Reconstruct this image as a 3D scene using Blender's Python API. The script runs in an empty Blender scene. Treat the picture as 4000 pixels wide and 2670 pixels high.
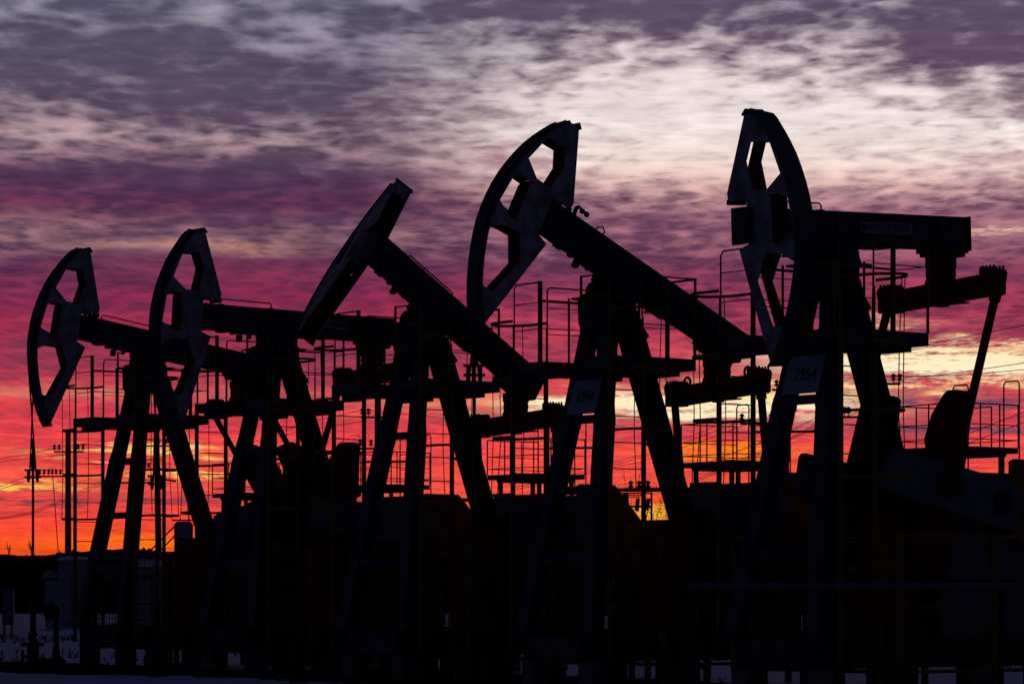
import bpy, bmesh, math, random
from math import radians, sin, cos, pi, sqrt, atan2
from mathutils import Vector, Matrix
from mathutils.geometry import tessellate_polygon
random.seed(7)
S = bpy.context.scene
COL = S.collection

# ------------------------------------------------------------------ camera
FPX = 12868.0          # focal length in pixels of the 4000 px wide photograph
EYE = 1.2
cam = bpy.data.cameras.new('camera'); camo = bpy.data.objects.new('camera', cam); COL.objects.link(camo)
camo.location = (0, 0, EYE); camo.rotation_euler = (radians(90), 0, 0)
cam.sensor_width = 36; cam.lens = FPX / 4000 * 36
cam.shift_y = (2334 - 1335) / 4000
cam.clip_start = 0.1; cam.clip_end = 20000
S.camera = camo
S.view_settings.view_transform = 'Standard'; S.view_settings.look = 'None'
S.view_settings.exposure = 0; S.view_settings.gamma = 1

# ------------------------------------------------------------------ sky (world)
def lin(c):
    return tuple((v / 255 / 12.92 if v / 255 <= .04045 else ((v / 255 + .055) / 1.055) ** 2.4) for v in c)

W = bpy.data.worlds.new("World"); S.world = W; W.use_nodes = True
NT = W.node_tree; NT.nodes.clear()
def nd(t, **k):
    n = NT.nodes.new(t)
    for a, v in k.items(): setattr(n, a, v)
    return n
def M(op, *a, clamp=False):
    n = nd('ShaderNodeMath', operation=op); n.use_clamp = clamp
    for i, v in enumerate(a):
        if isinstance(v, (int, float)): n.inputs[i].default_value = v
        else: NT.links.new(v, n.inputs[i])
    return n.outputs[0]
def smooth(x, lo, hi):
    n = nd('ShaderNodeMapRange', interpolation_type='SMOOTHSTEP')
    NT.links.new(x, n.inputs[0]); n.inputs[1].default_value = lo; n.inputs[2].default_value = hi
    return n.outputs[0]
def mixc(f, a, b, mode='MIX'):
    n = nd('ShaderNodeMix', data_type='RGBA', blend_type=mode)
    for i, v in ((0, f), (6, a), (7, b)):
        if isinstance(v, (int, float)): n.inputs[i].default_value = v
        elif isinstance(v, tuple): n.inputs[i].default_value = (*v, 1)
        else: NT.links.new(v, n.inputs[i])
    return n.outputs[2]
def gauss(u, v, px, py, sx, sy):
    """soft spot in the sky in the direction the photograph shows at (px, py)"""
    u0 = (px - 2000) / FPX; v0 = (2334 - py) / FPX
    a = M('POWER', M('ABSOLUTE', M('DIVIDE', M('SUBTRACT', u, u0), sx / FPX)), 2)
    b = M('POWER', M('ABSOLUTE', M('DIVIDE', M('SUBTRACT', v, v0), sy / FPX)), 2)
    return M('EXPONENT', M('MULTIPLY', M('ADD', a, b), -1))
def ramp(v, stops):
    """stops: (photo row, rgb)"""
    n = nd('ShaderNodeValToRGB'); cr = n.color_ramp; cr.interpolation = 'B_SPLINE' if False else 'LINEAR'
    st = sorted((((2334 - y) / FPX) / .2, c) for y, c in stops)
    while len(cr.elements) < len(st): cr.elements.new(.5)
    for e, (p, c) in zip(cr.elements, st): e.position = max(0, min(1, p)); e.color = (*lin(c), 1)
    NT.links.new(M('DIVIDE', v, .2), n.inputs[0]); return n.outputs[0]
def noise(x, y, sc, detail=4, rough=.55, dist=0, off=0.):
    c = nd('ShaderNodeCombineXYZ'); NT.links.new(x, c.inputs[0]); NT.links.new(y, c.inputs[1]); c.inputs[2].default_value = off
    n = nd('ShaderNodeTexNoise', noise_dimensions='3D'); NT.links.new(c.outputs[0], n.inputs['Vector'])
    n.inputs['Scale'].default_value = sc; n.inputs['Detail'].default_value = detail
    n.inputs['Roughness'].default_value = rough; n.inputs['Distortion'].default_value = dist
    return n.outputs[0]

tc = nd('ShaderNodeTexCoord'); sp = nd('ShaderNodeSeparateXYZ'); NT.links.new(tc.outputs['Generated'], sp.inputs[0])
dx, dy, dz = sp.outputs
yy = M('MAXIMUM', dy, .15)
U = M('DIVIDE', dx, yy); V = M('DIVIDE', dz, yy)
vh = M('MAXIMUM', M('ADD', V, .085), .03)
cx = M('DIVIDE', U, vh); cy = M('DIVIDE', 1.0, vh)          # the flat cloud sheet seen in perspective
wx = M('MULTIPLY', M('SUBTRACT', noise(cx, cy, 11.0, 2, .5, 0, 21.5), .5), .13)
wy = M('MULTIPLY', M('SUBTRACT', noise(cx, cy, 9.0, 2, .5, 0, 33.5), .5), .13)
cxw = M('ADD', cx, wx); cyw = M('ADD', cy, wy)
n_big = noise(cx, cy, 2.3, 3, .5, 0, 3.1)
n_mid = noise(M('MULTIPLY', cx, 1.25), M('MULTIPLY', cy, .85), 8.5, 3, .55, 0, 7.7)
n_fin = noise(M('MULTIPLY', cx, 1.35), M('MULTIPLY', cy, .9), 38.0, 3, .6, 0, 1.3)
cc = nd('ShaderNodeCombineXYZ'); NT.links.new(M('MULTIPLY', cxw, 1.15), cc.inputs[0]); NT.links.new(M('MULTIPLY', cyw, .9), cc.inputs[1]); cc.inputs[2].default_value = 4.4
vo = nd('ShaderNodeTexVoronoi', voronoi_dimensions='2D', feature='SMOOTH_F1'); NT.links.new(cc.outputs[0], vo.inputs['Vector']); vo.inputs['Scale'].default_value = 19; vo.inputs['Smoothness'].default_value = 1; vo.inputs['Randomness'].default_value = 1
n_cell = vo.outputs['Distance']
# thin bars near the horizon
n_bar = noise(M('MULTIPLY', U, 9.0), M('MULTIPLY', V, 190.0), 1.0, 4, .6, .25, 5.5)
n_bar2 = noise(M('MULTIPLY', U, 22.0), M('MULTIPLY', V, 480.0), 1.0, 3, .6, .3, 9.5)
Vw = M('ADD', V, M('MULTIPLY', M('SUBTRACT', n_big, .5), .010))

lightL = ramp(Vw, [(0, (154, 150, 166)), (250, (145, 134, 150)), (560, (184, 152, 158)), (640, (146, 108, 126)), (700, (104, 64, 94)), (800, (120, 56, 88)),
                   (880, (150, 105, 115)), (960, (150, 110, 118)), (1020, (112, 58, 88)), (1150, (146, 44, 78)), (1300, (166, 46, 77)), (1450, (186, 52, 74)), (1515, (206, 72, 80)), (1545, (208, 84, 84)),
                   (1580, (228, 70, 78)), (1680, (244, 72, 74)), (1790, (248, 76, 70)), (1890, (250, 88, 68)), (1960, (248, 74, 66)), (2060, (250, 74, 50)), (2120, (255, 90, 34)), (2170, (250, 76, 26))])
darkL = ramp(Vw, [(0, (88, 84, 108)), (250, (86, 76, 99)), (560, (92, 72, 94)), (700, (78, 50, 82)), (800, (80, 46, 78)), (900, (94, 66, 88)), (1000, (80, 46, 78)),
                  (1150, (110, 42, 78)), (1300, (130, 48, 78)), (1450, (140, 58, 80)), (1600, (196, 58, 74)), (1750, (212, 62, 72)), (1860, (214, 66, 66)), (1960, (150, 58, 70)), (2040, (206, 56, 56)), (2120, (220, 60, 40)), (2170, (214, 52, 36))])
lightR = ramp(Vw, [(0, (200, 184, 194)), (200, (226, 210, 212)), (500, (238, 224, 221)), (640, (238, 214, 205)), (740, (222, 178, 172)), (850, (176, 118, 134)), (960, (168, 108, 122)), (1060, (146, 64, 94)),
                   (1180, (176, 62, 90)), (1280, (190, 64, 88)), (1400, (206, 66, 84)), (1500, (222, 66, 76)), (1570, (238, 80, 80)), (1620, (238, 68, 74)), (1720, (252, 80, 72)), (1850, (255, 86, 62)), (1960, (252, 86, 52)), (2060, (255, 104, 44)), (2170, (252, 74, 46))])
darkR = ramp(Vw, [(0, (96, 80, 106)), (260, (98, 78, 102)), (420, (140, 108, 124)), (540, (180, 142, 150)), (640, (186, 142, 150)), (760, (112, 72, 98)), (900, (106, 64, 92)), (1060, (98, 50, 82)),
                  (1200, (116, 46, 76)), (1330, (136, 52, 80)), (1440, (160, 56, 80)), (1520, (196, 64, 76)), (1600, (150, 66, 84)), (1700, (200, 64, 76)), (1800, (220, 68, 68)), (1960, (226, 70, 56)), (2170, (220, 60, 44))])
g = lambda *a: gauss(U, V, *a)
rgt = M('ADD', U, M('MULTIPLY', M('SUBTRACT', n_big, .5), .05))
side = smooth(rgt, -.052, .022)
LIGHT = mixc(side, lightL, lightR); DARK = mixc(side, darkL, darkR)
# how much cloud there is, region by region
cov = M('ADD', M('MULTIPLY', M('SUBTRACT', n_mid, .5), 2.35), M('MULTIPLY', M('SUBTRACT', n_fin, .5), .85))
cov = M('ADD', cov, M('MULTIPLY', M('SUBTRACT', .42, n_cell), 1.2))
cov = M('ADD', cov, M('MULTIPLY', M('SUBTRACT', n_big, .5), 2.4))
bias = M('MULTIPLY', g(400, 230, 1500, 420), .55)
for px_, py_, sx_, sy_, am_ in ((3980, 330, 600, 250, .8), (3050, 550, 1150, 200, -1.45), (1500, 190, 460, 80, -.4), (150, 430, 300, 60, -.35), (2400, 50, 1000, 90, .55), (2100, 190, 700, 60, .25), (1600, 400, 500, 80, -.15), (1200, 820, 900, 50, .25), (3450, 120, 700, 60, .35),
        (1000, 530, 800, 40, -.30), (3300, 1200, 500, 80, .30), (600, 700, 900, 80, .5), (3650, 800, 800, 50, .45), (2500, 860, 700, 60, .30), (3300, 300, 300, 50, .35)):
    bias = M('ADD', bias, M('MULTIPLY', g(px_, py_, sx_, sy_), am_))
cov = M('ADD', cov, bias)
cmask = smooth(cov, -.95, .85)
low = smooth(V, .062, .022)                                   # 1 close to the horizon
barv = M('ADD', M('MULTIPLY', M('SUBTRACT', n_bar, .5), 2.2), M('MULTIPLY', M('SUBTRACT', n_bar2, .5), .9))
bmask = smooth(barv, -.22, .5)
mask = M('ADD', M('MULTIPLY', cmask, M('SUBTRACT', 1.0, low)), M('MULTIPLY', bmask, low))
SKY = mixc(mask, LIGHT, DARK)
tone = M('ADD', M('MULTIPLY', M('SUBTRACT', n_fin, .5), -.26), M('MULTIPLY', M('SUBTRACT', n_cell, .45), .36))
tone = M('ADD', 1.0, M('ADD', tone, M('MULTIPLY', M('SUBTRACT', n_bar2, .5), -.5)))
cb = nd('ShaderNodeCombineColor')
for i in range(3): NT.links.new(tone, cb.inputs[i])
SKY = mixc(1.0, SKY, cb.outputs[0], 'MULTIPLY')
Us = M('ADD', U, M('MULTIPLY', M('SUBTRACT', n_bar, .5), .05)); Vs = M('ADD', V, M('MULTIPLY', M('SUBTRACT', n_mid, .5), .011))
brk = smooth(M('ADD', M('MULTIPLY', n_bar, .45), M('ADD', M('MULTIPLY', n_fin, .3), M('MULTIPLY', n_bar2, .3))), .41, .60)
# glowing gaps between the bars
def streak(px, py, sx, sy, col, amt):
    global SKY
    f = M('MULTIPLY', M('MULTIPLY', gauss(Us, Vs, px, py, sx, sy), brk), amt * 1.5, clamp=True)
    SKY = mixc(f, SKY, lin(col))
streak(250, 1540, 700, 26, (226, 136, 112), .45)
streak(640, 1762, 380, 15, (255, 214, 110), 1.0)
streak(660, 1850, 340, 13, (255, 200, 100), .9)
streak(40, 1900, 240, 12, (255, 200, 90), .9)
streak(1900, 1575, 500, 40, (255, 170, 110), .35)
streak(2440, 1572, 300, 34, (255, 236, 190), 1.6)
streak(2900, 1585, 420, 40, (255, 240, 196), 1.6)
streak(3950, 1400, 640, 46, (255, 236, 186), 1.5)
streak(3800, 1440, 520, 34, (255, 240, 200), 1.5)
streak(3500, 1500, 620, 22, (255, 214, 150), 1.4)
streak(3100, 1560, 300, 16, (255, 226, 160), 1.2)
streak(3900, 1340, 320, 24, (255, 214, 160), 1.0)
streak(3400, 1255, 240, 14, (240, 170, 140), .9)
streak(3900, 900, 300, 16, (240, 190, 170), .7)
streak(2510, 2045, 130, 36, (255, 206, 58), 1.6)
streak(2520, 1985, 150, 14, (255, 204, 62), 1.4)
streak(2800, 1765, 300, 22, (255, 130, 20), 1.5)
streak(700, 2120, 500, 30, (255, 120, 10), .9)
streak(100, 1960, 700, 10, (112, 60, 76), .8)
streak(3850, 1560, 400, 22, (120, 72, 92), .9)
streak(3800, 1680, 380, 26, (118, 74, 94), .9)
streak(2600, 2075, 200, 9, (150, 80, 80), 1.0)
streak(820, 965, 330, 26, (214, 150, 130), .45)
# the rest of the dome: dim blue dusk, with the sunset colours fading into it
sunset = M('MULTIPLY', smooth(M('ABSOLUTE', U), .42, .19), smooth(V, .34, .19))
sunset = M('MULTIPLY', sunset, smooth(dy, .1, .5))
nish = nd('ShaderNodeTexSky', sky_type='NISHITA'); nish.sun_disc = False
SUN_EL, SUN_AZ = radians(1.2), radians(2.4)
nish.sun_elevation = SUN_EL; nish.sun_rotation = SUN_AZ
dusk = mixc(1.0, mixc(1.0, nish.outputs[0], (.007, .007, .010), 'MULTIPLY'), (.0068, .0072, .0195), 'ADD')
OUT = mixc(sunset, dusk, SKY)
OUT = mixc(smooth(dz, -.002, -.03), OUT, (.004, .004, .008))
bg = nd('ShaderNodeBackground'); NT.links.new(OUT, bg.inputs[0]); bg.inputs[1].default_value = 1.0
W.cycles.sampling_method = 'MANUAL'; W.cycles.sample_map_resolution = 256
wo = nd('ShaderNodeOutputWorld'); NT.links.new(bg.outputs[0], wo.inputs[0])

# ------------------------------------------------------------------ sun (behind the clouds on the horizon)
sd = bpy.data.lights.new('sun', 'SUN'); sd.energy = .05; sd.angle = radians(3); sd.color = (1, .45, .25)
so = bpy.data.objects.new('sun', sd); COL.objects.link(so)
d = Vector((sin(SUN_AZ) * cos(SUN_EL), cos(SUN_AZ) * cos(SUN_EL), sin(SUN_EL)))
so.rotation_euler = (-d).to_track_quat('-Z', 'Y').to_euler(); so.location = (0, 0, 30)

# ------------------------------------------------------------------ materials
def mat(name, col, rough=.6, metal=0., var=.25, scale=6., col2=None, spec=.3, bump=0.):
    m = bpy.data.materials.new(name); m.use_nodes = True; n = m.node_tree.nodes; L = m.node_tree.links
    b = n['Principled BSDF']; b.inputs['Roughness'].default_value = rough; b.inputs['Metallic'].default_value = metal
    b.inputs['Specular IOR Level'].default_value = spec
    t = n.new('ShaderNodeTexCoord'); x = n.new('ShaderNodeTexNoise'); x.inputs['Scale'].default_value = scale; x.inputs['Detail'].default_value = 6
    L.new(t.outputs['Object'], x.inputs['Vector'])
    r = n.new('ShaderNodeValToRGB'); L.new(x.outputs[0], r.inputs[0])
    c2 = col2 or tuple(c * (1 - var) for c in col)
    r.color_ramp.elements[0].position = .35; r.color_ramp.elements[0].color = (*c2, 1)
    r.color_ramp.elements[1].position = .62; r.color_ramp.elements[1].color = (*col, 1)
    L.new(r.outputs[0], b.inputs['Base Color'])
    if bump:
        bp = n.new('ShaderNodeBump'); bp.inputs['Strength'].default_value = bump; L.new(x.outputs[0], bp.inputs['Height']); L.new(bp.outputs[0], b.inputs['Normal'])
    return m
WHITE = mat('white_paint', (.45, .45, .50), .55, scale=5, col2=(.20, .17, .17), bump=.15)
BLUE = mat('dark_blue_paint', (.055, .075, .10), .6, var=.4)
GREY = mat('grey_blue_paint', (.12, .135, .18), .6, var=.3)
RED = mat('red_primer', (.20, .012, .006), .6, var=.5)
ORANGE = mat('orange_paint', (.34, .05, .006), .6, var=.4)
YELLOW = mat('yellow_paint', (.26, .15, .012), .6, var=.35)
STEEL = mat('dark_steel', (.05, .05, .055), .5, .6, var=.4)
CONC = mat('concrete', (.16, .16, .17), .9, var=.25, bump=.2)
SIGNW = mat('sign_white', (.40, .43, .55), .5, var=.15)
BLACK = mat('black_paint', (.012, .012, .014), .5)
PANEL = mat('pale_panel', (.27, .29, .34), .7, var=.2, scale=2)
BARK = mat('bark', (.06, .045, .035), .9)
GLASSI = mat('insulator_ceramic', (.12, .06, .04), .3)
FOREST = mat('dark_scrub', (.012, .012, .016), 1, var=.5, scale=.05, spec=0)

# ------------------------------------------------------------------ mesh helpers
class MB:
    def __init__(s): s.v = []; s.f = []; s.mi = []
    def add(s, vs, fs, mi=0):
        o = len(s.v); s.v += [tuple(v) for v in vs]; s.f += [tuple(i + o for i in f) for f in fs]; s.mi += [mi] * len(fs); return s
    def box(s, a, b, mi=0):
        x0, y0, z0 = a; x1, y1, z1 = b
        vs = [(x0,y0,z0),(x1,y0,z0),(x1,y1,z0),(x0,y1,z0),(x0,y0,z1),(x1,y0,z1),(x1,y1,z1),(x0,y1,z1)]
        return s.add(vs, [(0,3,2,1),(4,5,6,7),(0,1,5,4),(1,2,6,5),(2,3,7,6),(3,0,4,7)], mi)
    def bar(s, p, q, w, h, up=(0, 0, 1), mi=0, w2=None, h2=None):
        """rectangular bar from p to q; w along side, h along 'up'"""
        p, q = Vector(p), Vector(q); d = (q - p).normalized(); up = Vector(up)
        sd_ = d.cross(up)
        if sd_.length < 1e-4: sd_ = d.cross(Vector((1, 0, 0)))
        sd_.normalize(); u = sd_.cross(d).normalized(); w2 = w if w2 is None else w2; h2 = h if h2 is None else h2
        vs = []
        for c, ww, hh in ((p, w, h), (q, w2, h2)):
            for a, b in ((-1, -1), (1, -1), (1, 1), (-1, 1)): vs.append(c + sd_ * a * ww / 2 + u * b * hh / 2)
        return s.add(vs, [(0,3,2,1),(4,5,6,7),(0,1,5,4),(1,2,6,5),(2,3,7,6),(3,0,4,7)], mi)
    def ibeam(s, p, q, w, h, up, t=.02, mi=0):
        """H section: flanges w wide, h apart along up"""
        p, q, u = Vector(p), Vector(q), Vector(up); d = (q - p).normalized(); sd_ = d.cross(u).normalized(); u = sd_.cross(d).normalized()
        o = u * (h / 2 - t / 2)
        s.bar(p + o, q + o, w, t, u, mi); s.bar(p - o, q - o, w, t, u, mi); s.bar(p, q, t, h - 2 * t, u, mi); return s
    def tube(s, pts, r, n=6, mi=0, closed=False):
        pts = [Vector(p) for p in pts]; N = len(pts); vs = []; fs = []
        prev = None
        for i, p in enumerate(pts):
            a = pts[(i - 1) % N] if (closed or i > 0) else p; b = pts[(i + 1) % N] if (closed or i < N - 1) else p
            d = (b - a).normalized()
            if prev is None:
                u = d.cross(Vector((0, 0, 1)));
                if u.length < 1e-3: u = d.cross(Vector((1, 0, 0)))
            else: u = prev - d * prev.dot(d)
            u.normalize(); prev = u; w = d.cross(u)
            rr = r[i] if isinstance(r, (list, tuple)) else r
            for k in range(n): t = 2 * pi * k / n; vs.append(p + u * cos(t) * rr + w * sin(t) * rr)
        for i in range(N if closed else N - 1):
            j = (i + 1) % N
            for k in range(n): l = (k + 1) % n; fs.append((i*n+k, i*n+l, j*n+l, j*n+k))
        if not closed: fs.append(tuple(range(n))[::-1]); fs.append(tuple(range((N-1)*n, N*n)))
        return s.add(vs, fs, mi)
    def prism(s, pts, holes, f0, f1, mi=0, mi0=None, mi1=None):
        """flat polygon with holes between the two maps f0, f1: (a,b)->xyz"""
        loops = [pts] + list(holes); flat = [p for l in loops for p in l]
        tri = tessellate_polygon([[Vector((a, b, 0)) for a, b in l] for l in loops]); n = len(flat)
        vs = [f0(*p) for p in flat] + [f1(*p) for p in flat]
        s.add(vs, [], mi); o = len(s.v) - 2 * n
        for t in tri: s.f.append(tuple(o + i for i in t)); s.mi.append(mi if mi0 is None else mi0)
        for t in tri: s.f.append(tuple(o + n + i for i in t[::-1])); s.mi.append(mi if mi1 is None else mi1)
        k = 0
        for l in loops:
            m = len(l)
            for i in range(m):
                a, b = o + k + i, o + k + (i + 1) % m; s.f.append((a, b, b + n, a + n)); s.mi.append(mi)
            k += m
        return s
    def lathe(s, prof, c, n=16, axis='z', mi=0):
        vs = []; fs = []; c = Vector(c)
        for r, h in prof:
            for k in range(n):
                t = 2 * pi * k / n; a, b = r * cos(t), r * sin(t)
                vs.append(c + Vector({'z': (a, b, h), 'y': (a, h, b), 'x': (h, a, b)}[axis]))
        m = len(prof)
        for i in range(m - 1):
            for k in range(n): l = (k + 1) % n; fs.append((i*n+k, i*n+l, (i+1)*n+l, (i+1)*n+k))
        fs.append(tuple(range(n))[::-1]); fs.append(tuple(range((m-1)*n, m*n)))
        return s.add(vs, fs, mi)
    def xf(s, f): s.v = [tuple(f(*v)) for v in s.v]; return s
    def build(s, name, mats, parent=None, smooth=False, bevel=0):
        me = bpy.data.meshes.new(name); me.from_pydata(s.v, [], s.f)
        mats = mats if isinstance(mats, (list, tuple)) else [mats]
        for m in mats: me.materials.append(m)
        me.polygons.foreach_set('material_index', [min(i, len(mats) - 1) for i in s.mi])
        bm = bmesh.new(); bm.from_mesh(me); bmesh.ops.recalc_face_normals(bm, faces=bm.faces)
        bm.to_mesh(me); bm.free()
        if smooth: me.polygons.foreach_set('use_smooth', [True] * len(me.polygons))
        me.update()
        o = bpy.data.objects.new(name, me); COL.objects.link(o)
        if parent: o.parent = parent
        if bevel:
            b = o.modifiers.new('bevel', 'BEVEL'); b.width = bevel; b.segments = 2; b.limit_method = 'ANGLE'
        return o
def tag(o, label=None, cat=None, group=None, kind=None):
    for k, v in (('label', label), ('category', cat), ('group', group), ('kind', kind)):
        if v: o[k] = v
    return o
def empty(name, loc, rz=0):
    o = bpy.data.objects.new(name, None); o.empty_display_size = .3; COL.objects.link(o); o.location = loc; o.rotation_euler = (0, 0, rz); return o
def copy_tree(o, parent=None):
    c = o.copy(); COL.objects.link(c); c.parent = parent
    for ch in list(o.children): copy_tree(ch, c)
    return c
def text_mesh(name, txt, size, depth, material, parent, mtx, bold=0, xs=1.0):
    cu = bpy.data.curves.new(name, 'FONT'); cu.body = txt; cu.size = 1; cu.extrude = depth / size; cu.align_x = 'CENTER'; cu.align_y = 'CENTER'; cu.resolution_u = 6; cu.offset = bold
    t = bpy.data.objects.new(name, cu); COL.objects.link(t); dg = bpy.context.evaluated_depsgraph_get()
    me = bpy.data.meshes.new_from_object(t.evaluated_get(dg)); bpy.data.objects.remove(t)
    me.transform(mtx @ Matrix.Diagonal((xs * size, size, size, 1))); me.materials.clear(); me.materials.append(material)
    o = bpy.data.objects.new(name, me); COL.objects.link(o); o.parent = parent; return o
def P(px, py, D):
    """world point at depth D in the direction of photo pixel (px, py)"""
    return Vector(((px - 2000) / FPX * D, D, EYE + (2334 - py) / FPX * D))

# ------------------------------------------------------------------ pumpjack
# local frame: X along the beam (head at -X, crank at +X), Y across, Z up; origin under the tower
PX, PZ = .22, 5.155                 # saddle bearing
X0, LW, LL, Y1, Y2, ZP = -.60, .544, 1.418, .448, 1.03, 4.30
SX, SZ = 2.30, 2.34                 # gearbox shaft
HEAD = [(-1.70,1.66),(-1.76,1.595),(-1.87,1.43),(-1.95,1.30),(-2.03,1.15),(-2.10,.98),(-2.16,.80),(-2.205,.63),(-2.235,.45),(-2.25,.27),(-2.25,.09),(-2.24,-.09),
        (-2.21,-.26),(-2.17,-.42),(-2.125,-.58),(-2.07,-.74),(-2.00,-.91),(-1.93,-1.06),(-1.85,-1.20),(-1.76,-1.33)]
BACK = [(-1.70,-1.33),(-1.30,.05),(-1.50,.11),(-1.50,.64),(-1.16,.64),(-1.15,.74),(-1.50,1.66)]
HOLES = [[(-1.88,1.30),(-1.57,1.32),(-1.48,1.10),(-1.55,.74),(-1.80,.73),(-2.03,.90)],
         [(-2.13,.60),(-1.98,.66),(-1.80,.66),(-1.80,.10),(-1.93,.06),(-2.19,.19)],
         [(-2.18,-.17),(-1.98,-.06),(-1.72,-.04),(-1.56,-.36),(-1.77,-.92),(-1.95,-.92),(-2.10,-.60)]]

def jack(k, ox, oy, az, tilt, swing, hinge, htilt, crank, label, number=None, plate=None, lift=(-1.0, -.05), cable=False, lifteyes=False, head_colour=None):
    R = empty('pumpjack', (ox, oy, 0), radians(az))
    tag(R, label, 'pumpjack', 'pumpjacks in a row on the well pad')
    t = radians(tilt)
    def B(x, y, z, a=t): return (PX + x * cos(a) + z * sin(a), y, PZ - x * sin(a) + z * cos(a))
    # --- base
    m = MB()
    for y in (-.62, .62): m.ibeam((-.74, y, .555), (4.7, y, .555), .16, .35, (0, 0, 1), .025)
    for x in (-.66, .1, 1.3, 2.4, 3.5, 4.6): m.bar((x, -.60, .56), (x, .60, .56), .12, .28)
    m.build('base_frame', BLUE, R)
    for x in (-.55, .75, 2.0, 3.2, 4.4):
        for y in (-.62, .62): MB().box((x - .13, y - .13, -.1), (x + .13, y + .13, .378)).build('foundation_block', CONC, R)
    # --- tower legs
    fx = lambda z: .06 - (4.83 - z) * .169
    fy = lambda z: .19 + (4.83 - z) * .1305
    for s_ in (1, -1):
        m = MB(); a = (fx(4.9), s_ * fy(4.9), 4.9); b = (fx(.74), s_ * fy(.74), .74)
        m.ibeam(a, (fx(3.5), s_ * fy(3.5), 3.5), .19, .18, (1, 0, .17), .022); m.ibeam((fx(3.55), s_ * (fy(3.55) + .012), 3.55), (b[0], s_ * (fy(.74) + .012), .74), .215, .20, (1, 0, .17), .022)
        for z in (4.2, 3.42, 2.6, 1.7): m.box((fx(z) - .09, s_ * fy(z) - .085, z - .01), (fx(z) + .09, s_ * fy(z) + .085, z + .01))
        # bolted splice where the leg steps out
        m.bar((fx(3.72), s_ * fy(3.72), 3.72), (fx(3.45), s_ * (fy(3.45) + .01), 3.45), .18, .19, (1, 0, .17), 0, .222, .21)
        m.box((fx(.74) - .2, s_ * fy(.74) - .2, .735), (fx(.74) + .2, s_ * fy(.74) + .2, .77))
        m.build('tower_leg', BLUE, R)
    m = MB(); rx = lambda z: .50 + (4.83 - z) * .362
    m.ibeam((rx(4.95), 0, 4.95), (rx(.74), 0, .74), .34, .20, (1, 0, -.36), .024)
    m.bar((rx(4.95), 0, 4.95), (rx(4.3), 0, 4.3), .30, .24, (1, 0, -.36))
    m.box((rx(.74) - .2, -.3, .735), (rx(.74) + .2, .3, .77)); m.build('tower_leg', BLUE, R)
    for z in (3.535, 2.605, 1.72):
        MB().bar((fx(z) - .01, -fy(z) + .09, z), (fx(z) - .01, fy(z) - .09, z), .10, .105 if z > 2 else .12).build('cross_brace', BLUE, R)
    MB().bar((fx(4.12) - .02, -fy(4.12) + .09, 4.16), (fx(4.12) - .02, fy(4.12) - .09, 4.16), .12, .16).build('cross_brace', BLUE, R)
    m = MB()
    m.prism([(-.30, 5.12), (.30, 5.12), (.28, 4.80), (.20, 4.72), (-.20, 4.72), (-.28, 4.80)], [], lambda a, b: (-.10, a, b), lambda a, b: (.42, a, b))
    m.box((-.16, -.36, 5.12), (.56, .36, 5.15)); m.bar((.38, 0, 5.0), (.70, 0, 4.62), .34, .10, (0, 0, 1))
    m.build('tower_header', BLUE, R)
    for s_ in (1, -1):
        m = MB(); pr = [(PX + .17 * cos(a_ * pi / 12), PZ + .07 + .17 * sin(a_ * pi / 12)) for a_ in range(13)]
        pr = [(PX + .20, 5.15)] + pr + [(PX - .20, 5.15)]
        y0, y1 = (.16, .33) if s_ > 0 else (-.33, -.16)
        m.prism(pr, [], lambda a, b: (a, y0, b), lambda a, b: (a, y1, b))
        m.lathe([(.09, 0), (.09, .03)], (PX, (.33 if s_ > 0 else -.36), PZ + .05), 12, 'y')
        m.bar((PX - .30, s_ * .25, 5.165), (PX - .14, s_ * .25, 5.20), .05, .05); m.build('saddle_bearing', BLUE, R)
    # --- walking beam
    m = MB(); z0, z1 = .225, .615
    m.box((-1.38, -.15, z1 - .025), (2.2, .15, z1)); m.box((-1.38, -.15, z0), (2.2, .15, z0 + .025)); m.box((-1.38, -.10, z0 + .025), (2.2, .10, z1 - .025))
    for x in (-.55, .0, .55, 1.2, 1.7): m.box((x, -.148, z0 + .027), (x + .015, .148, z1 - .027))
    m.box((-1.40, -.16, z0 - .03), (-1.375, .16, z1 + .01)); m.box((2.2, -.16, z0 - .02), (2.215, .16, z1 + .01))
    m.box((-.62, -.165, z0 - .022), (.95, .165, z0 - .001)); m.box((-.26, -.2, z0 - .10), (.26, .2, z0 - .023))
    m.box((-.80, -.12, z0 - .045), (-.74, .12, z0)); m.box((-1.05, -.14, z0 - .03), (-.92, .14, z0))
    m.xf(B); beam = m.build('walking_beam', BLUE, R)
    m = MB(); a, b = lift
    if cable:
        m.tube([(a, 0, z1), (a + .03, 0, z1 + .10), (a + .10, 0, z1 + .15), (a + .16, 0, z1 + .11), (a + .14, 0, z1)], .011)
    else:
        m.tube([(a, 0, z1), (a, 0, z1 + .07), (a + .03, 0, z1 + .10), (b - .03, 0, z1 + .10), (b, 0, z1 + .07), (b, 0, z1)], .011)
        m.box((a - .03, -.03, z1), (a + .05, .03, z1 + .025)); m.box((b - .05, -.03, z1), (b + .03, .03, z1 + .025))
    m.xf(B).build('lifting_bar', STEEL, beam)
    if cable:
        m = MB(); m.tube([(-1.0, 0, z1), (-1.0, 0, z1 + .16), (-.97, 0, z1 + .19)], .03); m.tube([(-.97, 0, z1 + .19), (-.78, 0, z1 + .16)], .018)
        for x in (-.90, -.82): m.lathe([(.035, -.02), (.035, .02)], (x, 0, z1 + .165), 10, 'x')
        m.xf(B).build('lifting_bar', STEEL, beam)
    m = MB().box((-.72, -.05, z0 - .16), (-.66, .05, z0 - .045)).box((-.52, -.03, z0 - .10), (-.48, .03, z0)); m.xf(B).build('cable_clamp', STEEL, beam)
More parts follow.
